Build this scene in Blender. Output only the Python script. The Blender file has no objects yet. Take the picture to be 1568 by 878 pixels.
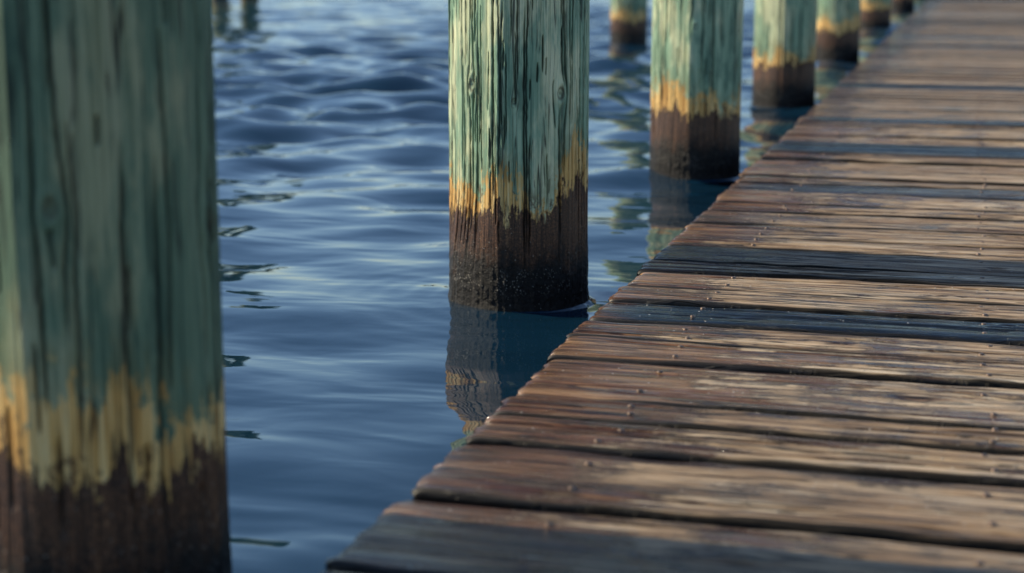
import bpy, math, numpy as np
from mathutils import Vector
rng=np.random.default_rng(7)
scene=bpy.context.scene
# ---------------------------------------------------------------- helpers
TAB=np.random.default_rng(99).random((256,256)).astype(np.float64)
def vn(u,v,seed=0,pu=None):
    u=np.asarray(u,float);v=np.asarray(v,float)
    u,v=np.broadcast_arrays(u,v)
    iu=np.floor(u).astype(int);iv=np.floor(v).astype(int)
    fu=u-iu;fv=v-iv
    fu=fu*fu*(3-2*fu);fv=fv*fv*(3-2*fv)
    def g(a,b):
        if pu: a=a%pu
        return TAB[(a+seed*17)%256,(b+seed*31)%256]
    return (g(iu,iv)*(1-fu)+g(iu+1,iv)*fu)*(1-fv)+(g(iu,iv+1)*(1-fu)+g(iu+1,iv+1)*fu)*fv
def sm(a,b,x):
    t=np.clip((x-a)/(b-a),0,1);return t*t*(3-2*t)
def grid_faces(n,m,wrap=False,base=0):
    jm=m if wrap else m-1
    i,j=np.meshgrid(np.arange(n-1),np.arange(jm),indexing='ij')
    j2=(j+1)%m
    return (np.stack([i*m+j,i*m+j2,(i+1)*m+j2,(i+1)*m+j],-1).reshape(-1,4)+base)
def make_mesh(name,V,F,attrs=None,mat=None,smooth=True,ngons=None):
    me=bpy.data.meshes.new(name)
    F=np.asarray(F,np.int32)
    loops=[F.ravel()]; starts=[np.arange(len(F))*4]; L=F.size; tot=[np.full(len(F),4)]
    if ngons:
        for g in ngons:
            starts.append([L]); tot.append([len(g)]); loops.append(np.asarray(g)); L+=len(g)
    loops=np.concatenate(loops);starts=np.concatenate(starts);tot=np.concatenate(tot)
    me.vertices.add(len(V)); me.vertices.foreach_set('co',np.asarray(V,np.float32).ravel())
    me.loops.add(len(loops)); me.loops.foreach_set('vertex_index',loops.astype(np.int32))
    me.polygons.add(len(starts)); me.polygons.foreach_set('loop_start',starts.astype(np.int32))
    try: me.polygons.foreach_set('loop_total',tot.astype(np.int32))
    except Exception: pass
    me.polygons.foreach_set('use_smooth',np.full(len(starts),smooth))
    me.update(calc_edges=True); me.validate()
    for k,a in (attrs or {}).items():
        a=np.asarray(a,np.float32)
        if a.ndim==2:
            at=me.attributes.new(k,'FLOAT_VECTOR','POINT');at.data.foreach_set('vector',a.ravel())
        else:
            at=me.attributes.new(k,'FLOAT','POINT');at.data.foreach_set('value',a.ravel())
    ob=bpy.data.objects.new(name,me); scene.collection.objects.link(ob)
    if mat: me.materials.append(mat)
    return ob
def empty(name,loc=(0,0,0)):
    e=bpy.data.objects.new(name,None);e.location=loc;scene.collection.objects.link(e);return e

class NT:
    def __init__(s,name):
        s.mat=bpy.data.materials.new(name);s.mat.use_nodes=True;s.t=s.mat.node_tree
        s.t.nodes.clear();s.out=s.t.nodes.new('ShaderNodeOutputMaterial')
        s.b=s.t.nodes.new('ShaderNodeBsdfPrincipled');s.t.links.new(s.b.outputs[0],s.out.inputs[0])
    def put(s,inp,val):
        if val is None:return
        if isinstance(val,bpy.types.NodeSocket): s.t.links.new(val,inp)
        elif isinstance(val,(tuple,list)) and inp.type=='RGBA': inp.default_value=(*val[:3],1)
        else: inp.default_value=val
    def attr(s,n,vec=False):
        a=s.t.nodes.new('ShaderNodeAttribute');a.attribute_name=n
        return a.outputs['Vector'] if vec else a.outputs['Fac']
    def m(s,op,a,b=None,c=None,clamp=False):
        n=s.t.nodes.new('ShaderNodeMath');n.operation=op;n.use_clamp=clamp
        s.put(n.inputs[0],a);s.put(n.inputs[1],b);s.put(n.inputs[2],c);return n.outputs[0]
    def vscale(s,v,sc):
        n=s.t.nodes.new('ShaderNodeVectorMath');n.operation='MULTIPLY';s.put(n.inputs[0],v);n.inputs[1].default_value=sc
        return n.outputs[0]
    def noise(s,v,scale=1,detail=4,rough=.55,dist=0):
        n=s.t.nodes.new('ShaderNodeTexNoise');s.put(n.inputs['Vector'],v);n.inputs['Scale'].default_value=scale
        n.inputs['Detail'].default_value=detail;n.inputs['Roughness'].default_value=rough;n.inputs['Distortion'].default_value=dist
        return n.outputs['Fac']
    def voro(s,v,scale=1):
        n=s.t.nodes.new('ShaderNodeTexVoronoi');s.put(n.inputs['Vector'],v);n.inputs['Scale'].default_value=scale
        return n.outputs['Distance']
    def ramp(s,f,a,b,lo=0.,hi=1.):
        n=s.t.nodes.new('ShaderNodeMapRange');n.interpolation_type='SMOOTHSTEP';s.put(n.inputs[0],f)
        n.inputs[1].default_value=a;n.inputs[2].default_value=b;n.inputs[3].default_value=lo;n.inputs[4].default_value=hi
        return n.outputs[0]
    def hair(s,f,w,c=.5):
        return s.ramp(s.m('ABSOLUTE',s.m('SUBTRACT',f,c)),w,w*.3)
    def cr(s,f,stops):
        n=s.t.nodes.new('ShaderNodeValToRGB');s.put(n.inputs[0],f);e=n.color_ramp.elements
        while len(e)<len(stops):e.new(.5)
        for el,(p,c) in zip(e,stops): el.position=p;el.color=(*c,1)
        return n.outputs[0]
    def mix(s,f,a,b,mode='MIX'):
        n=s.t.nodes.new('ShaderNodeMix');n.data_type='RGBA';n.blend_type=mode
        s.put(n.inputs[0],f);s.put(n.inputs[6],a);s.put(n.inputs[7],b);return n.outputs[2]
    def bump(s,h,strength,dist):
        n=s.t.nodes.new('ShaderNodeBump');n.inputs['Strength'].default_value=strength;n.inputs['Distance'].default_value=dist
        s.put(n.inputs['Height'],h);return n.outputs[0]

# ---------------------------------------------------------------- materials
def piling_mat():
    N=NT('weathered_piling_wood')
    gv=N.attr('gv',True);crack=N.attr('crack');knot=N.attr('knot');gs=N.attr('green_s');ts=N.attr('tan_s');zz=N.attr('zh');darken=N.attr('darken')
    geo=N.t.nodes.new('ShaderNodeTexCoord').outputs['Object']
    fine=N.noise(N.vscale(gv,(230,230,4.5)),1,4,.65)
    med=N.noise(N.vscale(gv,(60,60,1.6)),1,4,.65)
    blot=N.noise(N.vscale(gv,(9,9,2.6)),1,5,.65)
    grain=N.noise(geo,230,4,.75)
    h1=N.hair(N.noise(N.vscale(gv,(40,40,1.1)),1,2,.5),.013)
    h2=N.hair(N.noise(N.vscale(gv,(85,85,2.8)),1,2,.5),.017,.55)
    hair=N.m('MAXIMUM',h1,N.m('MULTIPLY',h2,.85))
    hair=N.m('MULTIPLY',hair,N.ramp(N.noise(N.vscale(gv,(14,14,5)),1,3,.6),.43,.54))
    g=N.m('ADD',N.m('MULTIPLY',fine,.55),N.m('MULTIPLY',med,.45))
    green=N.cr(g,[(.34,(.085,.16,.105)),(.42,(.18,.31,.205)),(.50,(.28,.44,.29)),(.60,(.46,.61,.40))])
    pale=N.cr(g,[(.34,(.32,.34,.18)),(.44,(.62,.65,.38)),(.56,(.88,.87,.56))])
    green=N.mix(N.ramp(blot,.47,.60,0,.85),green,pale)
    green=N.mix(N.ramp(blot,.45,.35,0,.6),green,(.05,.14,.10))
    green=N.mix(darken,green,N.mix(1.,green,(.36,.38,.34),'MULTIPLY'))  # green multiplied darker per pile, for weathering and for shade on the near one
    tan=N.cr(g,[(.34,(.16,.065,.015)),(.42,(.50,.25,.06)),(.50,(.80,.48,.15)),(.60,(.93,.70,.33))])
    brown=N.cr(N.m('ADD',N.m('MULTIPLY',g,.5),N.m('MULTIPLY',grain,.5)),[(.38,(.010,.004,.003)),(.47,(.045,.019,.009)),(.55,(.13,.056,.026)),(.63,(.30,.155,.075))])
    black=N.cr(grain,[(.38,(.002,.002,.002)),(.55,(.007,.005,.004)),(.68,(.04,.030,.024))])
    rag=N.noise(N.vscale(gv,(26,26,14)),1,6,.75)
    rag2=N.noise(N.vscale(gv,(90,90,9)),1,3,.7)
    j=N.m('ADD',N.m('MULTIPLY',N.m('SUBTRACT',rag2,.5),.18),N.m('MULTIPLY',N.m('SUBTRACT',rag,.5),.30))
    col=N.mix(N.ramp(N.m('ADD',gs,j),-.007,.006),tan,green)
    col=N.mix(N.m('MULTIPLY',N.ramp(N.m('ADD',gs,N.m('MULTIPLY',j,1.5)),.09,.0),N.m('MULTIPLY',N.ramp(gs,-.01,.01),.3)),col,(.20,.18,.06))
    col=N.mix(N.m('MULTIPLY',N.m('MULTIPLY',N.ramp(rag,.57,.63),N.ramp(gs,.03,-.01)),.8),col,(.12,.055,.02))
    col=N.mix(N.ramp(N.m('ADD',ts,N.m('MULTIPLY',j,.7)),.007,-.005),col,brown)
    j2=N.m('MULTIPLY',N.m('SUBTRACT',rag,.5),.26)
    low=N.ramp(N.m('ADD',zz,j2),.165,.09)
    col=N.mix(N.m('MULTIPLY',low,.97),col,black)
    d=N.voro(geo,190)
    cl=N.noise(geo,18,4,.7)
    band=N.m('MULTIPLY',N.ramp(zz,.115,.06),N.ramp(zz,.035,.06))
    fl=N.m('MULTIPLY',N.m('MULTIPLY',N.ramp(d,.38,.2),N.ramp(cl,.46,.55)),band)
    d2=N.voro(geo,80)
    sp=N.m('MULTIPLY',N.ramp(d2,.13,.08),N.ramp(zz,.3,.1))
    fl=N.m('MAXIMUM',fl,sp)
    col=N.mix(N.m('MULTIPLY',fl,.65),col,(.55,.49,.40))
    col=N.mix(N.m('MULTIPLY',knot,.7),col,(.07,.045,.025))
    up=N.ramp(ts,-.05,.03)
    ck=N.m('MAXIMUM',crack,N.m('MULTIPLY',N.m('MULTIPLY',hair,.85),up))
    col=N.mix(N.m('MULTIPLY',ck,.96),col,(.006,.005,.004))
    N.put(N.b.inputs['Base Color'],col)
    wet=N.ramp(ts,.01,-.03)
    lowb=N.ramp(zz,.20,.09)
    N.put(N.b.inputs['Roughness'],N.m('ADD',N.m('MULTIPLY',wet,-.30),.75))
    N.put(N.b.inputs['Specular IOR Level'],N.ramp(zz,.10,.22,.28,.5))
    h=N.m('ADD',N.m('MULTIPLY',fine,1.),N.m('MULTIPLY',med,1.2))
    h=N.m('SUBTRACT',h,N.m('MULTIPLY',ck,.9))
    hw=N.m('MULTIPLY',N.m('ADD',N.m('MULTIPLY',N.noise(geo,100,6,.7),1.9),fl),lowb)
    h=N.m('ADD',N.m('MULTIPLY',h,N.ramp(zz,.08,.19,.35,1)),hw)
    N.put(N.b.inputs['Normal'],N.bump(h,1.,.0036))
    return N.mat
def deck_mat():
    N=NT('wet_deck_wood')
    gc=N.attr('gc',True);crack=N.attr('crack');knot=N.attr('knot');dark=N.attr('dark');wet0=N.attr('wet');rnd=N.attr('rnd');edge=N.attr('edge')
    geo=N.t.nodes.new('ShaderNodeTexCoord').outputs['Object']
    fine=N.noise(N.vscale(gc,(6,230,1)),1,5,.7)
    med=N.noise(N.vscale(gc,(2.2,70,1)),1,5,.7,.2)
    low=N.noise(N.vscale(gc,(1.6,14,1)),1,4,.65,.4)
    pat=N.noise(N.vscale(geo,(5.5,10,1)),1,6,.7)
    hn=N.hair(N.noise(N.vscale(gc,(1.6,48,1)),1,3,.55,.2),.020)
    hn2=N.hair(N.noise(N.vscale(gc,(3.4,100,1)),1,2,.5),.023,.54)
    hair=N.m('MULTIPLY',N.m('MAXIMUM',hn,N.m('MULTIPLY',hn2,.8)),N.ramp(N.noise(N.vscale(gc,(4,20,1)),1,3,.6),.39,.50))
    g=N.m('ADD',N.m('ADD',N.m('MULTIPLY',fine,.42),N.m('MULTIPLY',med,.42)),N.m('MULTIPLY',low,.16))
    g=N.m('ADD',g,N.m('MULTIPLY',N.m('SUBTRACT',rnd,.5),.05))
    dry=N.cr(g,[(.37,(.035,.017,.008)),(.43,(.15,.081,.039)),(.49,(.38,.24,.13)),(.55,(.67,.48,.30)),(.63,(.90,.76,.56))])
    wetc=N.cr(g,[(.37,(.012,.005,.003)),(.45,(.070,.028,.012)),(.52,(.20,.090,.038)),(.62,(.48,.28,.13))])
    wet=N.m('ADD',wet0,N.m('MULTIPLY',N.m('SUBTRACT',pat,.5),2.4))
    wet=N.m('ADD',wet,N.m('MULTIPLY',N.m('SUBTRACT',.5,g),2.4))
    wet=N.ramp(wet,.36,.60)
    col=N.mix(wet,dry,wetc)
    grey=N.cr(g,[(.37,(.05,.046,.042)),(.48,(.27,.235,.185)),(.58,(.66,.58,.47))])
    col=N.mix(N.m('MULTIPLY',N.ramp(pat,.44,.60),N.m('SUBTRACT',.36,N.m('MULTIPLY',wet,.25))),col,grey)
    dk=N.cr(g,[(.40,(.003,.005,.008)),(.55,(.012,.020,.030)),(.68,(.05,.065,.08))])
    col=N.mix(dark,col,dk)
    col=N.mix(N.m('MULTIPLY',knot,.9),col,(.03,.014,.008))
    d=N.voro(geo,60)
    sp=N.m('MULTIPLY',N.ramp(d,.14,.07),N.ramp(N.noise(geo,5,3),.48,.58))
    col=N.mix(N.m('MULTIPLY',sp,.8),col,(.7,.64,.56))
    ck=N.m('MAXIMUM',crack,N.m('MULTIPLY',hair,.88))
    col=N.mix(N.m('MULTIPLY',ck,.96),col,(.006,.004,.003))
    col=N.mix(N.m('MULTIPLY',edge,.97),col,(.004,.003,.002))
    N.put(N.b.inputs['Base Color'],col)
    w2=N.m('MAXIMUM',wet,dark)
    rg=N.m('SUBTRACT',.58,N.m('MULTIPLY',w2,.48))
    rg=N.m('ADD',rg,N.m('MULTIPLY',N.m('SUBTRACT',med,.5),.35))
    rg=N.m('ADD',rg,N.m('MULTIPLY',edge,.4))
    N.put(N.b.inputs['Roughness'],rg)
    h=N.m('ADD',N.m('MULTIPLY',fine,1.),N.m('MULTIPLY',med,1.8))
    h=N.m('SUBTRACT',h,N.m('MULTIPLY',ck,1.2))
    h=N.m('MULTIPLY',h,N.m('SUBTRACT',1.,N.m('MULTIPLY',wet,.55)))
    h=N.m('ADD',h,N.m('MULTIPLY',sp,.4))
    N.put(N.b.inputs['Normal'],N.bump(h,1.,.0045))
    return N.mat
def water_mat():
    N=NT('lake_water')
    geo=N.t.nodes.new('ShaderNodeTexCoord').outputs['Object']
    N.put(N.b.inputs['Base Color'],(.004,.024,.048))
    N.b.inputs['Roughness'].default_value=.02
    N.b.inputs['IOR'].default_value=1.6
    a=N.noise(N.vscale(geo,(2.2,4.2,1)),1,2,.5,.4)
    b=N.noise(N.vscale(geo,(7,12,1)),1,2,.5,.4)
    N.put(N.b.inputs['Normal'],N.bump(N.m('ADD',a,N.m('MULTIPLY',b,.10)),.17,.06))
    return N.mat
def simple(name,c,r=.6,metal=0,sc=40):
    N=NT(name);geo=N.t.nodes.new('ShaderNodeTexCoord').outputs['Object']
    f=N.noise(geo,sc,4)
    N.put(N.b.inputs['Base Color'],N.cr(f,[(.3,tuple(x*.55 for x in c)),(.7,tuple(min(1,x*1.3) for x in c))]))
    N.b.inputs['Roughness'].default_value=r;N.b.inputs['Metallic'].default_value=metal
    return N.mat
PM=piling_mat();DM=deck_mat();WM=water_mat()

# ---------------------------------------------------------------- pilings
def piling(X,Y,R,H,na,nz,seed,ncr,special=False,lean=(0,0),facet=None,darken=0.):
    r=np.random.default_rng(seed)
    th=np.linspace(-np.pi,np.pi,na,endpoint=False)
    z=np.concatenate([np.linspace(-.8,-.03,8),np.linspace(-.02,H,nz)])
    T,Z=np.meshgrid(th,z)
    u=(T+np.pi)/(2*np.pi)
    so=seed%13
    rad=R*(1+.018*(vn(u*5,Z*.8,so,5)-.5)+.010*(vn(u*14,Z*3,so+1,14)-.5))
    rad=rad+R*.008*np.cos(7*T+seed)
    if facet is not None:   # hewn flat on the trunk, fading out where the pile stays round
        hw=math.radians(38);dt=(T-math.radians(facet)+np.pi)%(2*np.pi)-np.pi
        dt=dt+.03*(vn(Z*3,0*Z,so)-.5)
        fl=np.where(np.abs(dt)<hw,1-math.cos(hw)/np.cos(np.minimum(np.abs(dt),hw)),0)
        rad=rad*(1-(.60*sm(.02,.30,Z))*fl)
    knots=[]
    if special: knots=[(-122,.50,.013),(-39,.485,.013),(-78,.47,.007)]
    for _ in range(3): knots.append((r.uniform(0,180),r.uniform(.4,H),r.uniform(.008,.013)))
    if not special: knots.append((r.uniform(-130,-30),r.uniform(.42,.7),.010))
    Tg=T.copy();kn=np.zeros_like(T)
    for (kd,kz,kr) in knots:
        k0=math.radians(kd)
        dt=(T-k0+np.pi)%(2*np.pi)-np.pi
        dz=Z-kz;ds=dt*R
        e=np.exp(-((ds/(kr*1.6))**2+(dz/(kr*4.0))**2))
        Tg=Tg-dt*e*.75
        rr=np.sqrt(ds**2+(dz*.62)**2)/kr
        rr=rr*(1+.25*(vn(np.arctan2(dz,ds)*2+9,rr*2,so)-.5))
        kn=np.maximum(kn,sm(1.,.75,rr)*(.5+.5*np.cos(rr*11)))
        rad=rad+.0025*np.exp(-((rr-1.0)/.35)**2)-.003*np.exp(-(rr/.5)**2)
    ug=(Tg+np.pi)/(2*np.pi)
    rad=rad+.0022*(vn(ug*110,Z*1.6,so+2,110)-.5)+.0014*(vn(ug*230,Z*3,so+3,230)-.5)
    bt=.225+.055*(vn(u*7,Z*0,so+4,7)-.5)+.03*(vn(u*30,Z*0+3,so+5,30)-.5)
    tt=bt+.066+.10*(vn(u*8,Z*0+7,so+6,8)-.4)+.03*(vn(u*34,Z*0+9,so+7,34)-.5)
    if special:
        dt=(T-math.radians(-18)+np.pi)%(2*np.pi)-np.pi
        bt=bt+.06*np.exp(-(dt/.35)**2); tt=tt+.085*np.exp(-(dt/.35)**2)
        dt=(T-math.radians(-70)+np.pi)%(2*np.pi)-np.pi
        tt=tt-.02*np.exp(-(dt/.25)**2)
    cr=np.zeros_like(T)
    zr=Z[:,0]
    wmin=2*np.pi*R/na*.75
    for _ in range(ncr):
        t0=r.uniform(-np.pi,np.pi);zc=r.uniform(.12,H+.05);Lc=r.choice([.05,.12,.3,.6],p=[.3,.30,.23,.17])*r.uniform(.6,1.3)
        w=r.uniform(.0008,.0020)*(1 if Lc<.25 else 1.35)
        prof=np.clip(1-((zr-zc)/(Lc/2+1e-6))**2,0,1)**.5
        s=int(r.integers(0,200))
        path=t0+(.007*(vn(zr*4,0*zr,s)-.5)+.0022*(vn(zr*22,0*zr,s+1)-.5)+.0010*(vn(zr*90,0*zr,s+1)-.5))/R
        rows=np.where(prof>0)[0]
        if len(rows)==0: continue
        dt=(Tg[rows]-path[rows,None]+np.pi)%(2*np.pi)-np.pi
        ww=np.maximum(w*(.3+.7*prof[rows,None])*(.6+.8*vn(zr[rows]*60,0*zr[rows],s+2)[:,None]),wmin)
        mm=np.exp(-(dt*R/ww)**2)*np.minimum(prof[rows,None]*1.6,1)*min(1,w*1.7/wmin)
        cr[rows]=np.maximum(cr[rows],mm)
    cr*=sm(.04,.26,Z)
    rad=rad-cr*.006
    lowm=sm(.17,.06,Z)
    rad=rad+lowm*.0026*(vn(u*97+3*vn(u*20,Z*20,3,20),Z*95+vn(u*25,Z*25,so,25),so+8)-.2)*sm(0,.02,u)*sm(1,.98,u)+.0035*sm(.03,.0,Z)
    rad=rad*(1-.01*Z)
    P=np.stack([rad*np.cos(T)+lean[0]*Z,rad*np.sin(T)+lean[1]*Z,Z],-1)
    V=P.reshape(-1,3);n=len(z)
    top=P[-1].copy();ins=[]
    for k,(s,dz) in enumerate([(.97,.004),(.7,.006),(.4,.004),(.1,.002)]):
        q=top.copy();q[:,0]=(q[:,0]-lean[0]*H)*s+lean[0]*H;q[:,1]=(q[:,1]-lean[1]*H)*s+lean[1]*H;q[:,2]+=dz;ins.append(q)
    V=np.concatenate([V]+ins);nt=n+4
    F=grid_faces(nt,na,True)
    def ext(a): return np.concatenate([a.reshape(-1)]+[a[-1]]*4)
    gv=np.stack([np.cos(Tg)*R+seed*3.1,np.sin(Tg)*R,Z],-1)
    gva=np.concatenate([gv.reshape(-1,3)]+[gv[-1]]*4)
    base=(nt-1)*na
    ob=make_mesh('pile_trunk',V,F,dict(gv=gva,crack=ext(cr),knot=ext(kn),green_s=ext(Z-tt),tan_s=ext(Z-bt),zh=ext(Z),darken=ext(Z*0+darken)),PM,ngons=[np.arange(base,base+na)])
    root=empty('wooden_piling',(X,Y,0));ob.parent=root
    if na>=200:
        i0=int(np.argmin(np.abs(z)));Rb=rad[i0][::2];tm=th[::2];m2=len(tm);rows=[]
        Rb=(Rb+np.roll(Rb,1)+np.roll(Rb,-1)+np.roll(Rb,2)+np.roll(Rb,-2))/5
        for (dr,dz) in [(-.004,.0075),(.001,.0062),(.0035,.0036),(.008,.0012),(.016,-.002)]:
            rr=Rb+dr
            rows.append(np.stack([rr*np.cos(tm),rr*np.sin(tm),np.full_like(tm,dz)],-1))
        c=make_mesh('waterline_collar',np.concatenate(rows),grid_faces(5,m2,True),{},WM);c.parent=root
    return root
PX=[(-.965,1.656),(-.975,3.618),(-.935,5.9),(-.93,8.75),(-.95,12.59),(-.95,17.4),(-.95,24.3),(-.95,32.2),(-.95,42.)]
piling(*PX[0],.16,1.02,400,240,11,100,darken=.8,facet=-119)  # near pile: weathered, with its shade also put into the paint colour
piling(*PX[1],.158,1.0,720,380,5,240,special=True,facet=-129)
piling(*PX[2],.16,1.04,400,240,23,120,facet=-127)
piling(*PX[3],.16,1.0,240,140,31,50,facet=-124,darken=.15)
for i,p in enumerate(PX[4:]): piling(*p,.16,1.0+.03*i,160,90,40+i*7,40,darken=.3)
piling(-2.86,14.3,.16,2.1,200,140,71,50,darken=.4)
for k,(x,y,h) in enumerate([(-13.3,28.2,5.0),(-12.8,28.6,4.6),(-13.0,27.7,4.8)]):
    piling(x,y,.17,h,96,90,90+k,20,lean=((-13.03-x)*.11,(28.2-y)*.11),darken=.9)

# ---------------------------------------------------------------- dock
dock=empty('wooden_dock')
ZT=.12;XE=-.66
bounds=[.0,.17,.33,.52,.68,.87,1.04,1.20,1.40,1.63,1.90,2.144,2.273,2.396,2.651,2.80,2.945,3.125,3.27,3.45,3.58,3.79,3.94,4.14,4.36,4.50,4.72,4.90,5.05,5.28,5.5]
shadow_boards={16:1.,26:.8}  # boards coloured blue-black to stand in for piling shadow bands
while bounds[-1]<62: bounds.append(bounds[-1]+rng.uniform(.14,.23))
bounds=[-.9,-.72,-.54,-.36,-.18]+bounds; OFF=5
Vs=[];Fs=[];NG=[];A={k:[] for k in('gc','crack','knot','dark','wet','rnd','edge')};base=0
nails=[]
for i in range(len(bounds)-1):
    y0=bounds[i]+.007+rng.uniform(0,.003);y1=bounds[i+1]-.007-rng.uniform(0,.003)
    ii=i-OFF;near=.8<y0<7
    W=y1-y0
    xs=XE+rng.uniform(-.006,.007)
    if near: xa=np.concatenate([[0,.0015,.004,.008,.013],np.arange(.02,1.6,.008),np.arange(1.62,2.45,.08)])
    elif y0<16: xa=np.concatenate([[0,.004,.01],np.arange(.03,2.45,.04)])
    else: xa=np.concatenate([[0,.006],np.linspace(.1,2.45,14)])
    nv=44 if near else (16 if y0<16 else 12)
    rd=.005
    ve=np.concatenate([[0,.0012,.003,.006],np.linspace(.010,W-.010,nv-8),[W-.006,W-.003,W-.0012,W]])
    e=np.minimum(ve,W-ve);drop=rd-np.sqrt(np.maximum(rd**2-(rd-np.minimum(e,rd))**2,0))
    vv=np.concatenate([[0,0],ve,[W,W]])
    Xg,Vg=np.meshgrid(xa,vv,indexing='ij')
    zc=np.concatenate([[-.042,-.012],-drop,[-.012,-.042]])
    Zg=np.broadcast_to(zc,Xg.shape).copy()
    s=int(rng.integers(0,200))
    top=np.zeros(len(vv),bool);top[2:-2]=True
    eg=np.minimum(Vg,W-Vg)
    edge=np.where(top,sm(.009,.003,eg+.007*(vn(Xg*11,(Vg>W/2)*9.,s+2)-.5)),1.)
    grainv=Vg.copy();kn=np.zeros_like(Xg);cr=np.zeros_like(Xg)
    if near:
        ks=[(rng.uniform(.2,1.5),rng.uniform(.2,.8)*W,rng.uniform(.006,.012)) for _ in range(rng.integers(0,3))]
        if ii==13: ks=[(.60,.5*W,.020)]
        if ii==15: ks=[(.473,.35*W,.016)]
        if ii==9: ks=[(.404,.55*W,.018)]
        for kx,kv,kr in ks:
            dx=Xg-kx;dv=Vg-kv
            ex=np.exp(-((dx/(kr*5.5))**2+(dv/(kr*2.2))**2));grainv=grainv-dv*ex*.85
            rr=np.sqrt((dx*.42)**2+dv**2)/kr
            rr=rr*(1+.25*(vn(np.arctan2(dv,dx)*2+9,rr*2,s)-.5))
            kn=np.maximum(kn,sm(1.05,.7,rr)*(.6+.4*np.cos(rr*13)))
            Zg+=top*(.0018*np.exp(-((rr-1)/.4)**2)-.002*np.exp(-(rr/.5)**2))
        for _ in range(rng.integers(8,16)):
            cx=rng.uniform(-.05,1.4);Lc=rng.uniform(.08,.7);cv=rng.uniform(.08,.92)*W;w=rng.uniform(.0009,.0024)
            pr=np.clip(1-((xa-cx)/(Lc/2))**2,0,1)**.5
            pth=cv+.008*(vn(xa*5,0*xa,s+3)-.5)+.003*(vn(xa*25,0*xa,s+4)-.5)
            cr=np.maximum(cr,np.exp(-((grainv-pth[:,None])/(np.maximum(w,.0022)))**2)*pr[:,None]*top)
        Zg-=cr*.007
        Zg+=top*(.0022*(vn(Xg*2.5,grainv*130,s)-.5)+.004*(vn(Xg*2,grainv*38,s+1)-.5))
        edgeN=.008*(vn(Vg*60,0*Vg,s+5)-.5)+.006*(vn(Vg*200,Zg*100,s+6)-.5)
        Zg-=.007*np.exp(-eg/.007)*vn(Xg*14,Vg*10,s+7)*top
        yj=.005*(vn(Xg*7,(Vg>W/2)*5.,s+8)-.5)
    else: edgeN=0*Xg;yj=0*Xg
    enddrop=.007*np.exp(-Xg/.005)
    Zg-=enddrop*np.concatenate([[0,.6],np.ones(len(ve)),[.6,0]])
    tilt=rng.uniform(-.03,.03);lift=rng.uniform(-.004,.003)
    Zg+=(Vg-W/2)*tilt+lift+.003*(vn(Xg*1.3,0*Xg+i,3)-.5)
    Xw=xs+Xg+edgeN*np.exp(-Xg/.02);Yw=y0+Vg+yj
    P=np.stack([Xw,Yw,ZT+Zg],-1);n,m=Xg.shape
    Vs.append(P.reshape(-1,3));Fs.append(grid_faces(n,m,True,base))
    NG.append(base+np.arange(m)[::1]);NG.append(base+(n-1)*m+np.arange(m)[::-1])
    rv=rng.random()
    gc=np.stack([Xg+i*7.3,grainv+i*1.37,np.full_like(Xg,i*2.1)],-1)
    d=shadow_boards.get(ii,0.)
    if y0>5.5: d=.9 if (abs(y0-6.9)<.1) else (.8 if rng.random()<.08 else 0)  # one more board painted as a shadow band, the others dark at random
    wet=.66*np.exp(-(Xg/.22)**2)+.24*np.exp(-Xg/.4)+.45*(vn(Xw*1.3+3,Yw*1.1+5,44)-.5)+(.22*(rv-.5))+.08
    wet+=.35*np.exp(-((Yw-2.5)/.35)**2)*np.exp(-(Xg/.4)**2)+.2*d+.10*sm(2.0,1.8,Yw)
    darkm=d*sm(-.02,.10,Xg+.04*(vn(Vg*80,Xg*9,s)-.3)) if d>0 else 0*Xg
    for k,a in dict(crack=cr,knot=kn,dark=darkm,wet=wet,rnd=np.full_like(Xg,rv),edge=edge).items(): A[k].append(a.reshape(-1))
    A['gc'].append(gc.reshape(-1,3));base+=n*m
    if near or y0<12:
        for nx in(-.46,.05,.62,1.18,1.6):
            for f in(.25,.75):
                nails.append((nx+rng.uniform(-.012,.012),y0+W*f+rng.uniform(-.008,.008),ZT+lift+(f-.5)*W*tilt))
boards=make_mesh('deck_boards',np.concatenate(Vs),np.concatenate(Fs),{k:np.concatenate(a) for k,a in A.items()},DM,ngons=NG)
boards.parent=dock
nm=simple('rusty_nail_steel',(.22,.15,.11),.4,.7,200)
Vn=[];Fn=[];Gn=[];b=0
for (x,y,z) in nails:
    t=np.linspace(0,2*np.pi,10,endpoint=False)
    for r_,dz in((.005,-.004),(.005,.0010),(.0038,.0020)):
        Vn.append(np.stack([x+r_*np.cos(t),y+r_*np.sin(t),np.full(10,z+dz)],-1))
    Fn.append(grid_faces(3,10,True,b));Gn.append(b+20+np.arange(10));b+=30
o=make_mesh('nail_heads',np.concatenate(Vn),np.concatenate(Fn),{},nm,ngons=Gn);o.parent=dock
fm=simple('soaked_frame_timber',(.035,.022,.014),.5)
def box(name,x0,x1,y0,y1,z0,z1,mat,parent):
    import bmesh
    bm=bmesh.new();bmesh.ops.create_cube(bm,size=1)
    for v in bm.verts: v.co=Vector(((x0+x1)/2+v.co.x*(x1-x0),(y0+y1)/2+v.co.y*(y1-y0),(z0+z1)/2+v.co.z*(z1-z0)))
    bmesh.ops.bevel(bm,geom=bm.edges[:],offset=.004,segments=2,affect='EDGES')
    me=bpy.data.meshes.new(name);bm.to_mesh(me);bm.free();me.materials.append(mat)
    ob=bpy.data.objects.new(name,me);scene.collection.objects.link(ob);ob.parent=parent;return ob
for k,x in enumerate((-.60,-.02,.56,1.14,1.70)):
    box('stringer_%d'%k,x,x+.05,-.9,61.9,-.12,ZT-.052,fm,dock)

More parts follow.
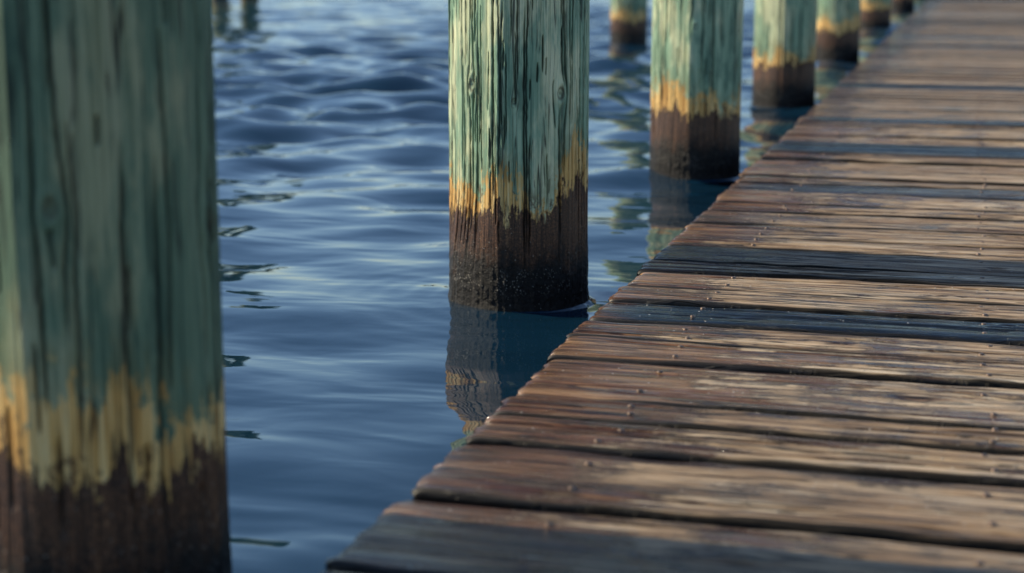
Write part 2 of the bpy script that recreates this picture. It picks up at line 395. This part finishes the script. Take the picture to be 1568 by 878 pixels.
# ---------------------------------------------------------------- water
def axis_pts(lo_f,hi_f,step,g,lo,hi):
    mid=list(np.arange(lo_f,hi_f,step));a=[];x=lo_f;s=step
    while x>lo: s=s*g if x>-80 else s*1.25;x-=s;a.append(x)
    b=[];x=mid[-1];s=step
    while x<hi: s*=1.15;x+=s;b.append(x)
    return np.array(a[::-1]+mid+b)
xs=axis_pts(-2.6,-.5,.022,1.022,-3000,3000)
mid=[.9]
while mid[-1]<60: mid.append(mid[-1]+max(.018,.0050*mid[-1]))
s=.4
while mid[-1]<4000: mid.append(mid[-1]+s);s*=1.1
pre=[.9];s=.05
while pre[-1]>-1500: pre.append(pre[-1]-s);s*=1.35
ys=np.array(pre[1:][::-1]+mid)
XX,YY=np.meshgrid(xs,ys)
sx=np.gradient(xs)[None,:];sy=np.gradient(ys)[:,None]
SP=np.maximum(sx*.7,sy)
Z=np.zeros_like(XX);wr=np.random.default_rng(3)
for k in range(110):
    lam=math.exp(wr.uniform(math.log(.17),math.log(1.4)))
    az=math.radians(105+wr.normal(0,38))
    slope=.0112*(1.15 if .3<lam<.9 else .8)
    amp=slope*lam/(2*math.pi)*1.45
    kx=2*math.pi/lam*math.cos(az);ky=2*math.pi/lam*math.sin(az)
    att=np.exp(-(SP/lam*2.6)**2)
    Z+=amp*att*np.sin(kx*XX+ky*YY+wr.uniform(0,6.28)+1.2*vn(XX*.35,YY*.35,k))
gust=.5+.85*vn(XX*.28+4,YY*.22+9,21)
gain=.52+1.0*sm(3.4,9,YY)
Z*=gust*gain
for (px,py) in PX[:3]:
    d=np.sqrt((XX-px)**2+(YY-py)**2)
    Z+=.0012*np.sin(2*math.pi*(d-.16)/.07)*np.exp(-np.maximum(d-.16,0)/.2)*(d>.1)
water=make_mesh('water',np.stack([XX,YY,Z],-1).reshape(-1,3),grid_faces(len(ys),len(xs)),{},WM)

# ---------------------------------------------------------------- unseen far shore, added for dark streaks in the reflections
tm=simple('unseen_foliage',(.05,.075,.03),.9,0,.3)
n=500;a=np.linspace(-1.9,1.9,n);rows=[]
hh=9+7*vn(a*25,0*a,5)+5*vn(a*90,0*a,6)+2*vn(a*300,0*a,8)
for f,dr in((-.05,-8),(.25,-3),(.7,0),(1.,6),(.9,20),(-.1,60)):
    R_=420+dr+25*vn(a*8,0*a,7)
    rows.append(np.stack([R_*np.sin(a-.26),R_*np.cos(a-.26),hh*f+1.5*(vn(a*200,0*a+f*9,11)-.5)],-1))
make_mesh('unseen_treeline',np.concatenate(rows),grid_faces(6,n),{},tm)

# ---------------------------------------------------------------- light
SEL=33;SAZ=0.0   # sun elevation; degrees turned from due left toward the viewer
w=bpy.data.worlds.new('World');scene.world=w;w.use_nodes=True
nt=w.node_tree;bg=nt.nodes['Background'];sky=nt.nodes.new('ShaderNodeTexSky');sky.sky_type='NISHITA'
sky.sun_disc=False;sky.sun_elevation=math.radians(SEL);sky.sun_rotation=math.radians(-90-SAZ);sky.dust_density=.2;sky.ozone_density=3.2;sky.air_density=.95
nt.links.new(sky.outputs[0],bg.inputs[0]);bg.inputs[1].default_value=.14
L=bpy.data.lights.new('sun','SUN');L.energy=5.0;L.angle=math.radians(.5);L.color=(1,.88,.64)
so=bpy.data.objects.new('sun',L);scene.collection.objects.link(so)
el=math.radians(SEL);az=math.radians(SAZ)
S=Vector((-math.cos(el)*math.cos(az),-math.cos(el)*math.sin(az),math.sin(el)))
so.rotation_euler=S.to_track_quat('Z','Y').to_euler()
# ---------------------------------------------------------------- camera
cam=bpy.data.cameras.new('camera');co=bpy.data.objects.new('camera',cam);scene.collection.objects.link(co)
co.location=(0,0,.78);co.rotation_euler=(math.radians(90-11.29),0,math.radians(15.29))
cam.lens=58.5;cam.sensor_width=36;cam.clip_start=.05;cam.clip_end=6000
cam.dof.use_dof=True;cam.dof.focus_distance=3.25;cam.dof.aperture_fstop=3.2;cam.dof.aperture_blades=9
scene.camera=co
scene.view_settings.view_transform='Standard';scene.view_settings.look='None';scene.view_settings.exposure=0
